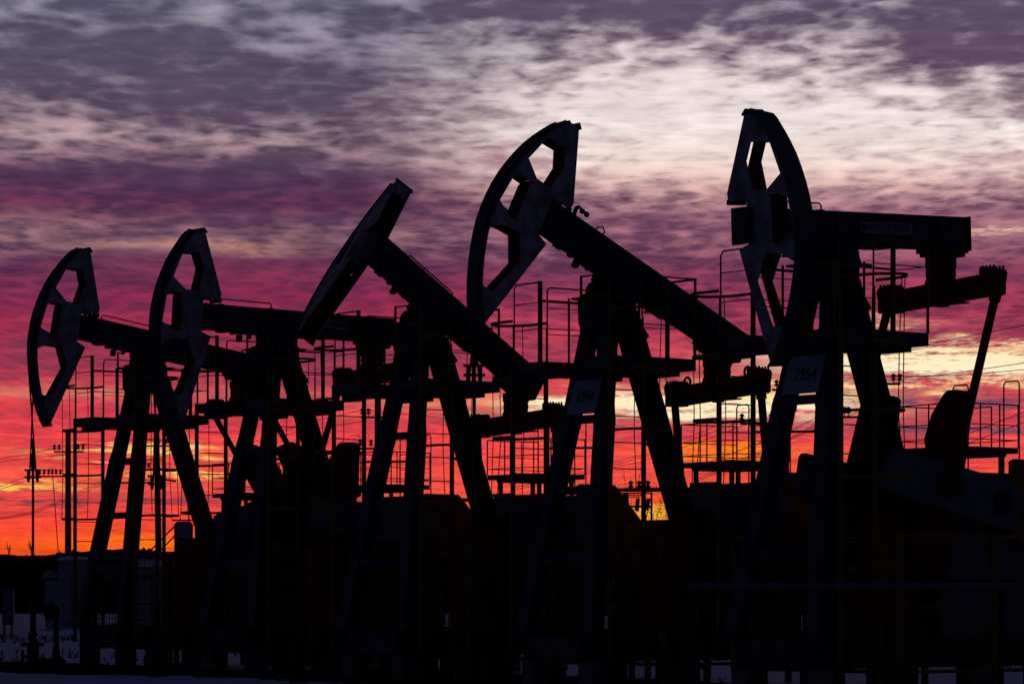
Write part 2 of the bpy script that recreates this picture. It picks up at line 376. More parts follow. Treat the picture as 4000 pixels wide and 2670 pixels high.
    if plate:
        a, b, txt = plate; zc = .435
        pl = MB().box((a, -.157, zc - .07), (b, -.151, zc + .07)).xf(B).build('name_plate', PANEL, beam)
        mt = Matrix(((cos(t), 0, sin(t), 0), (0, 1, 0, 0), (-sin(t), 0, cos(t), 0), (0, 0, 0, 1)))
        mx = Matrix.Translation((PX, 0, PZ)) @ mt @ Matrix.Translation(((a + b) / 2 + .05, -.158, zc)) @ Matrix.Rotation(radians(90), 4, 'X')
        text_mesh('lettering', txt, .118, .0015, BLACK, pl, mx, .0, (b - a) * .82 / (.118 * .72 * len(txt)))
        MB().lathe([(.045, 0), (.045, .003)], (a + .06, -.161, zc), 20, 'y').xf(B).build('emblem', BLACK, pl)
    # --- horsehead (swings about a vertical pin beside the beam nose)
    hx, hy, h0, hz, hs_ = hinge; ph = radians(swing); cp, sp_ = cos(ph), sin(ph); al = radians(htilt)
    def H(x, y, z):
        if swing:
            dx_, dy_, dz_ = (x - h0) * hs_, y, (z - .35) * hs_
            dx_, dy_ = dx_ * cp - dy_ * sp_, dx_ * sp_ + dy_ * cp
            dx_, dz_ = dx_ * cos(al) + dz_ * sin(al), -dx_ * sin(al) + dz_ * cos(al)
            return B(hx + dx_, hy + dy_, .35 + hz + dz_)
        return B(x, y, z, t + al)
    out = HEAD + BACK
    hs = MB(); n_ = len(HEAD)
    cv = HEAD
    # curved face
    cx_ = [(-1.70, 1.66)] + cv[1:] + [(-1.70, -1.40)]
    hs.prism(cx_ + [(x + .028, z) for x, z in cx_][::-1], [], lambda a, b: (a, -.165, b), lambda a, b: (a, .165, b))
    hs.prism([(-.165, -.01), (.165, -.01), (.165, .10), (-.165, .02)], [], lambda a, b: (-1.70 + b * .72, a, 1.655 + b * .72), lambda a, b: (-1.675 + b * .72, a, 1.635 + b * .72))
    hh = head_colour or BLUE
    head = hs.xf(H).build('horsehead', [hh], R)
    for s_ in (1, -1):
        yo = s_ * .14; yi = s_ * .118; m = MB()
        m.prism([(x + .029, z) for x, z in HEAD] + BACK, HOLES if k != 3 else [HOLES[1]], lambda a, b: (a, yo, b), lambda a, b: (a, yi, b), 0, 0, 1)
        m.xf(H).build('cheek_plate', [WHITE, RED], head)
    m = MB()
    m.box((-1.865, -.117, .075), (-1.84, .117, .675), 1); m.box((-1.52, -.17, .08), (-1.49, .17, .66), 0)
    m.box((-1.86, -.146, .10), (-1.50, -.141, .64), 0); m.box((-1.86, .141, .10), (-1.50, .146, .64), 0)
    m.box((-1.84, -.117, .645), (-1.52, .117, .675), 1); m.box((-1.84, -.117, .075), (-1.52, .117, .105), 1)
    for (xa, za), (xb, zb) in (((-2.20, .17), (-1.85, .11)), ((-2.17, .62), (-1.85, .70))):
        m.bar((xa, 0, za), (xb, 0, zb), .23, .02, (0, 0, 1), 1)
    m.xf(H).build('head_box', [WHITE, RED], head)
    MB().bar((-1.70, 0, 1.64), (-1.50, 0, 1.64), .235, .022).bar((-1.51, 0, 1.635), (-1.44, 0, 1.45), .235, .02, (1, 0, .4)).xf(H).build('top_plate', [WHITE], head)
    m = MB()
    m.bar((-1.54, 0, 1.72), (-1.475, 0, 1.655), .31, .03, (1, 0, 1)); m.xf(H).build('end_cap', [hh], head)
    m = MB(); m.bar((-1.165, 0, .66), (-1.165, 0, .60), .29, .05, (1, 0, 0)); m.xf(H).build('end_cap', [hh], head)
    if swing:    # pin that carries the swung head
        MB().lathe([(.05, .10), (.05, .80)], (hx, hy, 0), 12).xf(B).build('hinge_pin', STEEL, R)
    # --- rear bearing, equalizer
    PN = Vector(B(1.85, 0, .33)); E = PN - Vector((0, 0, .62))       # the crossbar hangs plumb from its pin
    m = MB(); m.box((1.58, -.16, .175), (2.16, .16, .2249)); m.box((1.62, -.14, .13), (2.12, .14, .175)); m.xf(B)
    pr = [(-.17, .42), (.17, .42), (.17, .30), (.13, .25), (.15, .16), (.17, .12), (.19, .06), (-.19, .06), (-.17, .12), (-.15, .16), (-.13, .25), (-.17, .30)]
    m.prism([(E.x + a, E.z + b) for a, b in pr], [], lambda a, b: (a, -.10, b), lambda a, b: (a, .10, b))
    m.lathe([(.145, -.12), (.145, .12)], (E.x, 0, E.z + .22), 16, 'y')
    m.build('equalizer_bearing', RED, R)
    m = MB(); ez = lambda y: E.z - .055 * y     # the crossbar sits a little skew
    m.prism([(-.99, ez(-.99) - .15), (.99, ez(.99) - .15), (.99, ez(.99) + .10), (-.99, ez(-.99) + .10)], [], lambda a, b: (E.x - .115, a, b), lambda a, b: (E.x + .115, a, b))
    m.box((E.x - .15, -.35, E.z - .16), (E.x + .15, .35, E.z - .14)); m.box((E.x - .05, -.1, E.z - .19), (E.x + .05, .05, E.z - .16))
    eq = m.build('equalizer', RED, R, bevel=.008)
    for s_ in (1, -1):
        m = MB(); ya, yb = sorted((s_ * .76, s_ * 1.0))
        yi_, yo_ = s_ * .77, s_ * 1.0; e0 = ez(s_ * .9)
        m.prism([(yi_, e0 - .155), (yo_ - s_ * .06, e0 - .155), (yo_, e0 + .10), (yo_ - s_ * .02, e0 + .15), (yi_ + s_ * .02, e0 + .19), (yi_, e0 + .17)], [], lambda a, b: (E.x - .125, a, b), lambda a, b: (E.x + .125, a, b))
        for yy_ in (.79, .85, .91, .97):
            for xx in (-.08, .08): m.lathe([(.016, 0), (.016, .05), (.01, .06)], (E.x + xx, s_ * yy_, e0 + .14), 8)
        m.build('end_bracket', RED, eq)
        if lifteyes:
            m = MB(); m.tube([(E.x, s_ * .64 + .065 * cos(a_ * pi / 8), ez(s_ * .64) + .155 + .065 * sin(a_ * pi / 8)) for a_ in range(16)], .018, 6, closed=True)
            m.box((E.x - .015, s_ * .64 - .06, ez(s_ * .64) + .07), (E.x + .015, s_ * .64 + .06, ez(s_ * .64) + .12)) ; m.build('lifting_eye', RED, eq)
    # --- cranks, weights, pitman arms
    ca = radians(crank); cu = Vector((cos(ca), 0, sin(ca))); cw = Vector((-sin(ca), 0, cos(ca)))
    if cos(ca) < 0: cw = -cw
    pin = Vector((SX, 0, SZ)) + cu * 1.0
    for s_ in (1, -1):
        m = MB(); cp_ = lambda a, b, y: tuple(Vector((SX, y, SZ)) + cu * a + cw * b)
        pr = [(-.34, -.16), (-.34, .16), (-.15, .29), (1.2, .28), (1.9, .25), (1.93, .2), (1.93, -.2), (1.9, -.25), (1.2, -.28), (-.15, -.29)]
        ya, yb = s_ * .70, s_ * .80
        m.prism(pr, [], lambda a, b: cp_(a, b, ya), lambda a, b: cp_(a, b, yb))
        cr = m.build('crank', GREY, R)
        m = MB(); c_ = Vector((SX, s_ * .80, SZ)); m.lathe([(.15, 0), (.15, s_ * .03), (.07, s_ * .05)], c_, 18, 'y'); m.build('shaft_cap', STEEL, cr)
        m = MB(); m.lathe([(.07, s_ * .80), (.07, s_ * 1.0)], (pin.x, 0, pin.z), 14, 'y'); m.build('crank_pin', STEEL, cr)
        m = MB(); wu = [(.80, .465), (.815, 1.18), (.85, 1.215), (.948, 1.22), (1.12, 1.195), (1.17, 1.15), (1.326, .86), (1.395, .533), (1.356, .44), (1.32, .35)]
        wp = wu + [(a, -b) for a, b in wu[::-1]]; wp = [(a + {2: .24, 5: -.2}.get(k, 0), b) for a, b in wp]
        for y2, y3 in ((s_ * .55, s_ * .695),):
            m.prism(wp, [], lambda a, b: cp_(a, b, y2), lambda a, b: cp_(a, b, y3))
        m.build('counterweight', RED, R)
        m = MB(); a_ = Vector((E.x, s_ * .92, E.z - .12)); b_ = Vector((pin.x, s_ * .92, pin.z)); dd = (b_ - a_).normalized()
        m.bar(a_, b_, .075, .075, (1, 0, 0)); m.lathe([(.15, s_ * .865), (.15, s_ * .98)], (pin.x, 0, pin.z), 16, 'y')
        m.bar(a_ - dd * .02, a_ + dd * .07, .10, .10, (1, 0, 0)); m.build('pitman_arm', RED, R)
    # --- gearbox, drive, deck
    m = MB()
    m.prism([(1.60, 1.5), (3.05, 1.5), (3.05, 2.35), (2.75, 2.72), (1.95, 2.72), (1.60, 2.4)], [], lambda a, b: (a, -.5, b), lambda a, b: (a, .5, b))
    m.box((1.45, -.55, 1.42), (3.2, .55, 1.5)); m.lathe([(.2, -.62), (.2, .62)], (SX, 0, SZ), 16, 'y')
    m.box((1.55, -.5, .735), (3.1, .5, 1.42)); m.build('gearbox', GREY, R, bevel=.01)
    MB().box((.98, -.34, .74), (1.42, .34, 2.15)).box((1.02, -.30, 2.15), (1.38, .30, 2.24)).box((1.0, -.36, 1.0), (1.4, -.341, 1.9)).build('brake_housing', ORANGE, R)
    m = MB(); m.lathe([(.40, -.07), (.44, -.06), (.44, .06), (.40, .07)], (3.0, -.62 if False else .62, 2.35), 28, 'y'); m.build('pulley', STEEL, R)
    m = MB(); m.prism([(2.65, 2.0), (2.65, 2.86), (2.72, 2.89), (3.36, 2.885), (4.45, 1.80), (4.45, 1.25), (3.9, 1.1)], [], lambda a, b: (a, -.62, b), lambda a, b: (a, -.50 if False else -.56, b)); m.build('belt_guard', ORANGE, R)
    m = MB(); m.lathe([(.18, -.32), (.24, -.30), (.24, .30), (.18, .32), (.05, .33), (.05, .45)], (4.25, -.05, 1.25), 18, 'y'); m.box((4.0, -.3, .735), (4.5, .25, 1.02)); m.box((4.12, -.1, 1.47), (4.38, .1, 1.60)); m.build('motor', GREY, R)
    DX0, DX1, DYY, DZ = 1.85, 2.83, .55, 3.03
    m = MB(); m.box((DX0, -DYY, DZ - .07), (DX1, DYY, DZ)); m.box((DX0 + .1, -DYY + .1, DZ - .11), (DX1 - .1, DYY - .1, DZ - .07))
    for x in (DX0 + .12, DX1 - .12):
        for y in (-.38, .38): m.bar((x, y, DZ - .1), (x, y, 2.5), .05, .05)
    dk = m.build('gearbox_deck', BLUE, R)
    m = MB(); zt = DZ + .52
    cs = [(DX0, -DYY), (DX1, -DYY), (DX1, DYY), (DX0, DYY)]
    for z in (DZ + .52, DZ + .27, DZ + .09):
        for i in range(4):
            a, b = cs[i], cs[(i + 1) % 4]
            if i == 1 and z > DZ + .1: a, b = (DX1, -.1), (DX1, .30)
            m.tube([(*a, z), (*b, z)], .009 if z > zt - .01 else .007)
    for x, y in cs + [(DX0 + .33, -DYY), (DX0 + .66, -DYY), (DX0 + .33, DYY), (DX0 + .66, DYY), (DX1, -.1), (DX1, .3), (DX0, 0)]: m.tube([(x, y, DZ), (x, y, zt)], .010)
    for y in (-DYY, .32):
        y2 = y + .26; m.tube([(DX1 + .02, y, DZ - .5), (DX1 + .02, y, zt + .26), (DX1 + .02, y + .03, zt + .30), (DX1 + .02, y2 - .03, zt + .30), (DX1 + .02, y2, zt + .26), (DX1 + .02, y2, DZ - .5)], .010)
    m.build('deck_railing', YELLOW, dk)
    # --- work platforms with railings and caged ladders
    for s_ in (1, -1):
        m = MB(); xa, xb = X0, X0 + LL; ya, yb = sorted((s_ * (Y1 - .05), s_ * Y2))
        m.box((xa - .01, ya, ZP - .03), (xb, yb, ZP))
        for y in (s_ * Y1, s_ * Y2): m.bar((xa, y, ZP - .075), (xb, y, ZP - .075), .03, .15)
        for x in (xa, xb - .02): m.bar((x + .01, ya, ZP - .075), (x + .01, yb, ZP - .075), .03, .15)
        for x in (xa + .12, xb - .25): m.bar((x, s_ * .25, ZP - .19), (x, s_ * (Y2 - .05), ZP - .19), .07, .075)
        m.box((xa + .1, s_ * .3 - .02, ZP - .22), (xb - .18, s_ * .3 + .02, ZP - .15))
        pf = m.build('work_platform', BLUE, R)
        m = MB(); r = .0115; zt = ZP + 1.055
        oy_ = s_ * Y2; iy = s_ * Y1
        # inner corner posts: a stout one diagonally opposite on each side
        fat_front = s_ > 0
        for x, fat in ((xa, fat_front), (xb, not fat_front)):
            m.bar((x, iy, ZP), (x, iy, zt), .045 if fat else .026, .045 if fat else .026, (0, 1, 0))
        for x in (xa + .47, xb - .47): m.bar((x, iy, ZP), (x, iy, zt - .2), .022, .022, (0, 1, 0))
        m.bar((xb, oy_, ZP), (xb, oy_, zt), .026, .026, (0, 1, 0))
        m.tube([(xb, iy, zt - .015), (xb, oy_, zt - .015)], .016); 
        m.tube([(xa, iy, zt - .015), (xa, oy_ - s_ * .05, zt - .015), (xa, oy_, zt - .065), (xa, oy_, ZP)], r)
        x2 = xa + LW
        m.tube([(x2, oy_, ZP), (x2, oy_, zt - .065), (x2 + .02, oy_, zt - .025), (x2 + .055, oy_, zt - .012), (xb, oy_, zt - .012)], r)
        m.tube([(xa, iy, zt - .26), (xb, iy, zt - .26)], .019 if s_ > 0 else .012)
        for z in (ZP + .77, ZP + .42):
            m.tube([(x2, oy_, z), (xb, oy_, z)], .007); m.tube([(xb, iy, z + .01), (xb, oy_, z + .01)], .007); m.tube([(xa, iy, z + .01), (xa, oy_, z + .01)], .007)
            m.tube([(xa, iy, z + .015), (xb, iy, z + .015)], .007)
        m.build('railing', YELLOW, pf)
        m = MB(); yb_ = s_ * (Y2 + .03)
        for i, x in enumerate((xa, xa + LW)):
            m.bar((x, yb_, .45), (x, yb_, ZP + .0), .055, .035, (0, 1, 0)); m.bar((x, s_ * (Y2 + .012), ZP), (x, s_ * (Y2 + .012), ZP + .5), .022, .022, (0, 1, 0))
        i = 0; z = 3.858
        while z > .55: m.tube([(xa, yb_, z), (xa + LW, yb_, z)], .0085); z -= .3355
        for z in (3.2, 1.6): m.bar((xa + LW, yb_, z), (rx(z) * .5, s_ * .1 if False else s_ * (fy(z)), z), .03, .03)
        ld = m.build('ladder', YELLOW, R)
        m = MB(); hoops = []
        for z, dp in ((4.87, .72), (4.11, .68), (3.34, .66), (2.575, .74)):
            pts = [(xa - .01, yb_, z)]; r_ = LW / 2 + .02; cxm = xa + LW / 2
            for a_ in range(0, 13):
                an = pi - a_ * pi / 12; pts.append((cxm + r_ * cos(an), yb_ + s_ * (.30 + (dp - .30) * sin(an)), z))
            pts.append((xa + LW + .01, yb_, z)); hoops.append(pts); m.bar(pts[0], pts[1], .02, .035); m.bar(pts[-2], pts[-1], .02, .035)
            for a, b in zip(pts[1:-2], pts[2:-1]): m.bar(a, b, .008, .035)
        for ci in (3, 7, 11): m.tube([h[ci] for h in hoops], .007, 5)
        m.build('safety_cage', YELLOW, ld)
    if number:
        m = MB(); zc0, zc1 = 3.60, 4.05; sx = lambda z: fx(z) - .125; sy = lambda z: 0
        pts = [(.305, zc0), (-.322, zc0), (-.385, zc1), (.236, zc1)]
        m.prism(pts, [], lambda a, b: (sx(b), a, b), lambda a, b: (sx(b) - .008, a, b)); sg = m.build('number_sign', SIGNW, R)
        zc = 3.825; mx = Matrix.Translation((sx(zc) - .0095, -.075, zc)) @ Matrix.Rotation(radians(-90), 4, 'Z') @ Matrix.Rotation(radians(90 - 9.6), 4, 'X')
        # slight shear keeps the digits parallel to the leaning leg
        sh = Matrix(((1, 0.13, 0, 0), (0, 1, 0, 0), (0, 0, 1, 0), (0, 0, 0, 1)))
        text_mesh('digits', number, .198, .001, BLACK, sg, mx @ sh, .014, .98)
        MB().box((sx(3.72) + .005, -.25, 3.70), (sx(3.72) + .03, .2, 3.73)).build('sign_bracket', STEEL, sg)
    # --- yellow guards round the cranks
    return R

JACKS = [
 (1, -6.449, 56.47, 35.965, 9.0, 0, (0, 0, 0, 0, 1), 1.5, 28, 'farthest and leftmost pumpjack, pale horsehead with two thin cables hanging to the well', None, None, (-1.0, -.05), False, False),
 (2, -3.927, 52.219, 36.883, 1.0, 0, (0, 0, 0, 0, 1), 2.5, 174, 'second pumpjack from the left, level beam and pale horsehead turned to the left, counterweights raised', None, (.62, 1.27, 'УКРНЕФТЕМАШ'), (-1.05, -.1), False, False),
 (3, -1.471, 47.645, 38.594, 32.7, -106, (-1.27, .15, -1.13, .182, .925), 3.99, -103, 'middle pumpjack with steeply tilted beam and its horsehead swung away so it shows edge on', None, None, (-.75, .22), False, False),
 (4, 1.118, 43.22, 35.697, 26.0, 0, (0, 0, 0, 0, 1), 0, -90, 'pumpjack with raised horsehead and number plate 2966, second from the right', '2966', None, (-.62, .1), True, True),
 (5, 3.598, 38.939, 37.415, -2.1, 96, (-1.185, -.013, -1.45, .09, .956), -2.0, 169, 'nearest pumpjack, number plate 2954, horsehead swung sideways in front of its level beam', '2954', (.37, 1.22, 'УКРНЕФТЕМАШ'), (-.75, -.12), False, False),
]
ROOT = {}
for a in JACKS: ROOT[a[0]] = jack(*a)
def L2W(k, x, y, z=0):
    _, ox, oy, az = JACKS[k - 1][:4]; c, s = cos(radians(az)), sin(radians(az)); return Vector((ox + c * x - s * y, oy + s * x + c * y, z))

# ------------------------------------------------------------------ crank guard fences
def guard():
    R = empty('guard_fence', (0, 0, 0)); m = MB()
    X_, Yg, zt = -.02, 1.42, 1.95
    for y in (-Yg, Yg):
        for x in (X_, 1.5, 3.0, 4.5): m.bar((x, y, 0), (x, y, zt), .07, .07, (0, 1, 0))
        m.bar((X_, y, zt - .03), (4.5, y, zt - .03), .04, .05); m.bar((X_, y, .35), (4.5, y, .35), .04, .04); m.bar((X_, y, 1.1), (4.5, y, 1.1), .025, .03)
    for z in (zt - .03, 1.55, .35): m.bar((X_, -Yg, z), (X_, Yg, z), .04, .05)
    m.bar((X_, -Yg + .32, 0), (X_, -Yg + .32, zt), .06, .06, (0, 1, 0)); m.build('fence_frame', YELLOW, R)
    m = MB()
    for y in (-Yg, Yg):
        x = X_ + .1
        while x < 4.45: m.tube([(x, y, .35), (x, y, zt)], .005, 4); x += .1
        for z in (.6, .85, 1.35, 1.6): m.tube([(X_, y, z), (4.5, y, z)], .004, 4)
    y = -Yg + .1
    while y < Yg: m.tube([(X_, y, .35), (X_, y, zt)], .005, 4); y += .1
    m.build('mesh_panel', YELLOW, R); return R
G0 = guard(); gl = {1: 'yellow mesh guard fence round the farthest pumpjack', 2: 'yellow mesh guard fence round the pumpjack second from the left', 3: 'yellow mesh guard fence round the middle pumpjack',
      4: 'yellow mesh guard fence round the pumpjack with number plate 2966', 5: 'yellow mesh guard fence round the pumpjack with number plate 2954'}
for k in range(1, 6):
    o = G0 if k == 1 else copy_tree(G0)
    o.location = L2W(k, 0, 0); o.rotation_euler = (0, 0, radians(JACKS[k-1][3])); tag(o, gl[k], 'guard fence', 'guard fences round the pumpjack cranks')

# ------------------------------------------------------------------ wellheads
def wellhead(rodz, cables):
    R = empty('wellhead', (0, 0, 0)); m = MB()
    m.lathe([(.13, -.05), (.13, .12), (.10, .13), (.10, .30), (.11, .32), (.09, .42), (.055, .44), (.055, .55)], (0, 0, 0), 14)
    m.lathe([(.075, .55), (.075, .62), (.05, .63), (.05, .95), (.06, .96), (.06, 1.12), (.03, 1.14)], (0, 0, 0), 12); m.build('casing_head', STEEL, R)
    m = MB(); m.box((-.19, -.05, .39), (.19, .05, .455)); m.build('cross_bar', STEEL, R)
    m = MB(); m.tube([(0, 0, .16), (.45, 0, .16), (.52, 0, .14), (.52, 0, 0)], .035, 8); m.tube([(0, 0, .22), (-.14, -.05, .22)], .03, 8); m.build('flow_line', STEEL, R)
    m = MB(); m.tube([(-.17, -.02 + .11 * cos(i * pi / 10), .22 + .11 * sin(i * pi / 10)) for i in range(20)], .012, 5, closed=True)
    for i in range(3): m.tube([(-.17, -.02 + .11 * cos(i * pi / 3), .22 + .11 * sin(i * pi / 3)), (-.17, -.02 - .11 * cos(i * pi / 3), .22 - .11 * sin(i * pi / 3))], .008, 5)
    m.build('hand_wheel', STEEL, R)
    m = MB(); m.tube([(0, 0, 1.1), (0, 0, rodz + .12)], .022, 8)
    if cables: m.lathe([(.03, .0), (.045, .12), (.045, .2), (.02, .28), (.02, .34), (.028, .36), (.028, .50), (.02, .52)], (0, 0, rodz), 10)
    m.build('polished_rod', STEEL, R)
    if cables:
        m = MB(); m.box((-.14, -.04, rodz - .03), (.14, .04, rodz)); m.box((-.14, -.04, rodz - .15), (.14, .04, rodz - .12))
        for s_ in (-1, 1): m.lathe([(.02, -.22), (.028, -.19), (.03, -.02)], (s_ * .075, 0, rodz), 8)
        m.build('carrier_bar', STEEL, R)
    return R
wl = {1: 'wellhead with polished rod hanging from two cables below the farthest pumpjack', 2: 'wellhead with polished rod in front of the pumpjack second from the left', 3: 'wellhead in front of the middle pumpjack whose horsehead is swung away',
      4: 'wellhead with cross shaped rod clamp below the raised horsehead', 5: 'wellhead in front of the nearest pumpjack'}
WX = -1.97
for k, rz, cb in ((1, 3.36, 1), (2, 3.1, 1), (3, 1.3, 0), (4, 4.18, 1), (5, 1.3, 0)):
    o = wellhead(rz, cb); p = L2W(k, WX, 0); o.location = p; o.rotation_euler = (0, 0, 0); tag(o, wl[k], 'wellhead', 'wellheads in front of the pumpjacks')
# bridle cables belong to the pumpjacks that still pull
for k, rz in ((1, 3.36), (2, 3.1), (4, 4.18)):
    m = MB(); tl = radians(JACKS[k-1][4] + JACKS[k-1][7]); az = radians(JACKS[k-1][3])
    for s_ in (-1, 1):
        dxl, dyl = s_ * .055 * cos(-az), s_ * .055 * sin(-az)
        x, z = WX + dxl, rz
        pts = [(x, dyl, z - .1)]
        # up to the tangent point, then over the curved face
        for hxp, hzp in [h for h in HEAD[::-1]]:
            X_ = PX + hxp * cos(tl) + hzp * sin(tl); Z_ = PZ - hxp * sin(tl) + hzp * cos(tl)
            if Z_ > PZ - .1: pts.append((X_ - .012, s_ * .11, Z_))
        m.tube(pts, .014, 6)
    m.build('bridle_cable', STEEL, ROOT[k])

# round drum on a standpipe beside the far wellhead
R = empty('standpipe', P(219, 2608, 55.6)); m = MB(); m.lathe([(.07, -.05), (.065, .3), (.048, .34), (.045, .95)], (0, 0, 0), 12); m.build('pipe', STEEL, R)
m = MB(); m.lathe([(.11, -.05), (.145, -.04), (.145, .04), (.11, .05)], (-.07, -.05, .96), 24, 'y'); m.build('drum', BLACK, R)
tag(R, 'black round drum on a thick standpipe beside the farthest wellhead', 'standpipe')

# ------------------------------------------------------------------ ground
def grid(name, xs, ys, hf, material, kind='structure'):
    m = MB(); nx, ny = len(xs), len(ys)
    m.v = [(x, y, hf(x, y)) for y in ys for x in xs]
    for j in range(ny - 1):
        for i in range(nx - 1): a = j * nx + i; m.f.append((a, a + 1, a + 1 + nx, a + nx)); m.mi.append(0)
    return tag(m.build(name, material, smooth=True), kind=kind)
def snow_mat():
    m = bpy.data.materials.new('snow'); m.use_nodes = True; n = m.node_tree.nodes; L = m.node_tree.links; b = n['Principled BSDF']; b.inputs['Roughness'].default_value = .9; b.inputs['Specular IOR Level'].default_value = .1
    t = n.new('ShaderNodeTexCoord'); mp = n.new('ShaderNodeMapping'); mp.inputs['Scale'].default_value = (1, .35, 1); L.new(t.outputs['Object'], mp.inputs[0])
    def nz(s, d, r): x = n.new('ShaderNodeTexNoise'); x.inputs['Scale'].default_value = s; x.inputs['Detail'].default_value = d; x.inputs['Roughness'].default_value = r; L.new(mp.outputs[0], x.inputs['Vector']); return x.outputs[0]
    a = nz(.8, 8, .7); c = nz(9, 6, .75)
    ad = n.new('ShaderNodeMath'); ad.operation = 'MULTIPLY_ADD'; L.new(c, ad.inputs[0]); ad.inputs[1].default_value = .6; L.new(a, ad.inputs[2])
    r = n.new('ShaderNodeValToRGB'); L.new(ad.outputs[0], r.inputs[0]); e = r.color_ramp.elements
    e[0].position = .46; e[0].color = (.14, .13, .15, 1); e[1].position = .62; e[1].color = (.58, .66, .92, 1); L.new(r.outputs[0], b.inputs['Base Color'])
    bp = n.new('ShaderNodeBump'); bp.inputs['Strength'].default_value = .4; L.new(c, bp.inputs['Height']); L.new(bp.outputs[0], b.inputs['Normal']); return m
SNOW = snow_mat()
def gh(x, y): return .03 * sin(x * 1.7 + y * .8) + .02 * sin(x * 4.1 - y * 2.3) - .02
ys = [-60, -10, 10, 20, 30, 38] + [40 + i * .5 for i in range(80)] + [82 + i * 4 for i in range(20)] + [170, 230, 330, 500, 900]
xs = [-600, -200, -80, -40] + [-20 + i for i in range(41)] + [40, 80, 200, 600]
grid('ground', xs, ys, gh, SNOW)
SOIL = mat('trampled_soil', (.022, .020, .020), 1, var=.5, scale=5, bump=.5, spec=0)
m = MB(); a_ = L2W(1, -2.5, 16); n1, n2 = 30, 90
for j in range(n2 + 1):
    for i in range(n1 + 1):
        y = 18 - j * .45; x = -2.6 + i * (2.9 + 2.2 * min(1, max(0, (-y - 1) / 4))) / n1; p = L2W(1, x, y); ed = min(i, n1 - i, 3) / 3
        p.z = gh(p.x, p.y) + .005 - .06 + .10 * ed + (random.random() - .5) * .03 * ed; m.v.append(tuple(p))
for j in range(n2):
    for i in range(n1): a = j * (n1 + 1) + i; m.f.append((a, a + 1, a + n1 + 2, a + n1 + 1)); m.mi.append(0)
tag(m.build('well_pad', SOIL, smooth=True), kind='structure')

# distant hill with scrub: horizon a little above eye level
hx_ = [P(px, 0, 900).x for px in range(-1500, 5600, 60)]
def hill_y(px):     # photo row of the skyline
    pts = [(-1500, 2175), (0, 2170), (200, 2170), (300, 2158), (480, 2147), (540, 2150), (620, 2158), (900, 2150), (1500, 2165), (2400, 2150), (2700, 2160), (4000, 2165), (5600, 2170)]
    for (a, ya), (b, yb) in zip(pts, pts[1:]):
        if px <= b: return ya + (yb - ya) * (px - a) / (b - a)
    return 2170
m = MB(); rows = [(240, 0), (330, .10), (450, .28), (620, .60), (780, .85), (900, 1.0), (1000, .97), (1200, .6)]
pxs = list(range(-1500, 5600, 25))
for D, f in rows:
    for px in pxs:
        top = EYE + (2334 - hill_y(px)) / FPX * 900 + (random.random() * .5 if D == 900 else 0)
        m.v.append(((px - 2000) / FPX * 900 * (D / 900) ** .6, D, -.3 + (top + .3) * f))
n = len(pxs)
for j in range(len(rows) - 1):
    for i in range(n - 1): a = j * n + i; m.f.append((a, a + 1, a + 1 + n, a + n)); m.mi.append(0)
tag(m.build('hill', FOREST, smooth=True), kind='structure')

# far treeline on the crest and rough grass on the snow
m = MB()
for i in range(900):
    px = random.uniform(-300, 4300); D = random.uniform(860, 900); b = P(px, hill_y(px) + 3, D); h = random.uniform(.15, .6) * (2.4 if 210 < px < 300 or 540 < px < 620 else 1)
    w = h * .6; m.add([b + Vector((-w, 0, -.4)), b + Vector((w, 0, -.4)), b + Vector((w * .5, .3, h * .7)), b + Vector((0, 0, h)), b + Vector((-w * .6, -.2, h * .6))], [(0, 1, 2, 3, 4)])
tag(m.build('treeline', FOREST), kind='stuff', label='far dark bushes along the crest of the hill', cat='bushes')
DRY = mat('dry_grass', (.075, .055, .035), .95)
m = MB()
for i in range(5200):
    D = random.choice((random.uniform(47, 62), random.uniform(60, 100), random.uniform(70, 120))); x = random.uniform(-.17, .17) * D
    if D < 62 and random.random() < .93: continue
    if sin(x * .9 + D * .35) + sin(x * .31 - D * .13) < .35: continue
    h = random.uniform(.05, .20) * (1.4 if D > 75 else 1); b = Vector((x, D, gh(x, D))); w = .006 + .00012 * D
    for q in range(3):
        a = random.uniform(-.6, .6); tp = b + Vector((a * h, random.uniform(-.3, .3) * h, h * random.uniform(.7, 1)))
        m.add([b + Vector((-w, 0, 0)), b + Vector((w, 0, 0)), tp], [(0, 1, 2)])
tag(m.build('grass', DRY), kind='stuff', label='dry grass tufts sticking out of the snow', cat='grass')

# ------------------------------------------------------------------ bare trees and shrubs
def twig(m, p, d, L, r, lev):
    q = p + d * L; m.tube([p, p + d * L * .5 + Vector((random.uniform(-1, 1), random.uniform(-1, 1), 0)) * L * .04, q], [r, r * .8, r * .6], 4 if lev else 5)
    if lev == 0: return
    for i in range(random.randint(2, 4)):
        t = random.uniform(.35, 1); nd_ = (d + Vector((random.uniform(-.7, .7), random.uniform(-.7, .7), random.uniform(0, .5)))).normalized()
        twig(m, p + d * L * t, nd_, L * random.uniform(.4, .65), r * .55, lev - 1)
def bare_tree(px, py, D, h, lev, label, r=.03, name='bare_tree', n=1, grp='bare trees and shrubs beyond the pad'):
    b = P(px, py, D); R = empty(name, b)
    m = MB(); m.tube([(0, 0, -.3), (0, 0, h * .3), (.02 * h, 0, h * .55)], [r * 1.3, r, r * .8], 6); m.build('trunk', BARK, R)
    m = MB()
    for i in range(n * 7): 
        z = h * random.uniform(.12, .55); a = random.uniform(0, 6.28)
        twig(m, Vector((0, 0, z)), Vector((cos(a) * .45, sin(a) * .45, 1)).normalized(), h * random.uniform(.25, .42), r * .5, lev)
    m.build('crown', BARK, R); tag(R, label, 'bare tree', grp)
bare_tree(122, 2172, 300, 1.5, 2, 'small bare tree on the skyline at the far left', .03, 'bare_tree', 2)
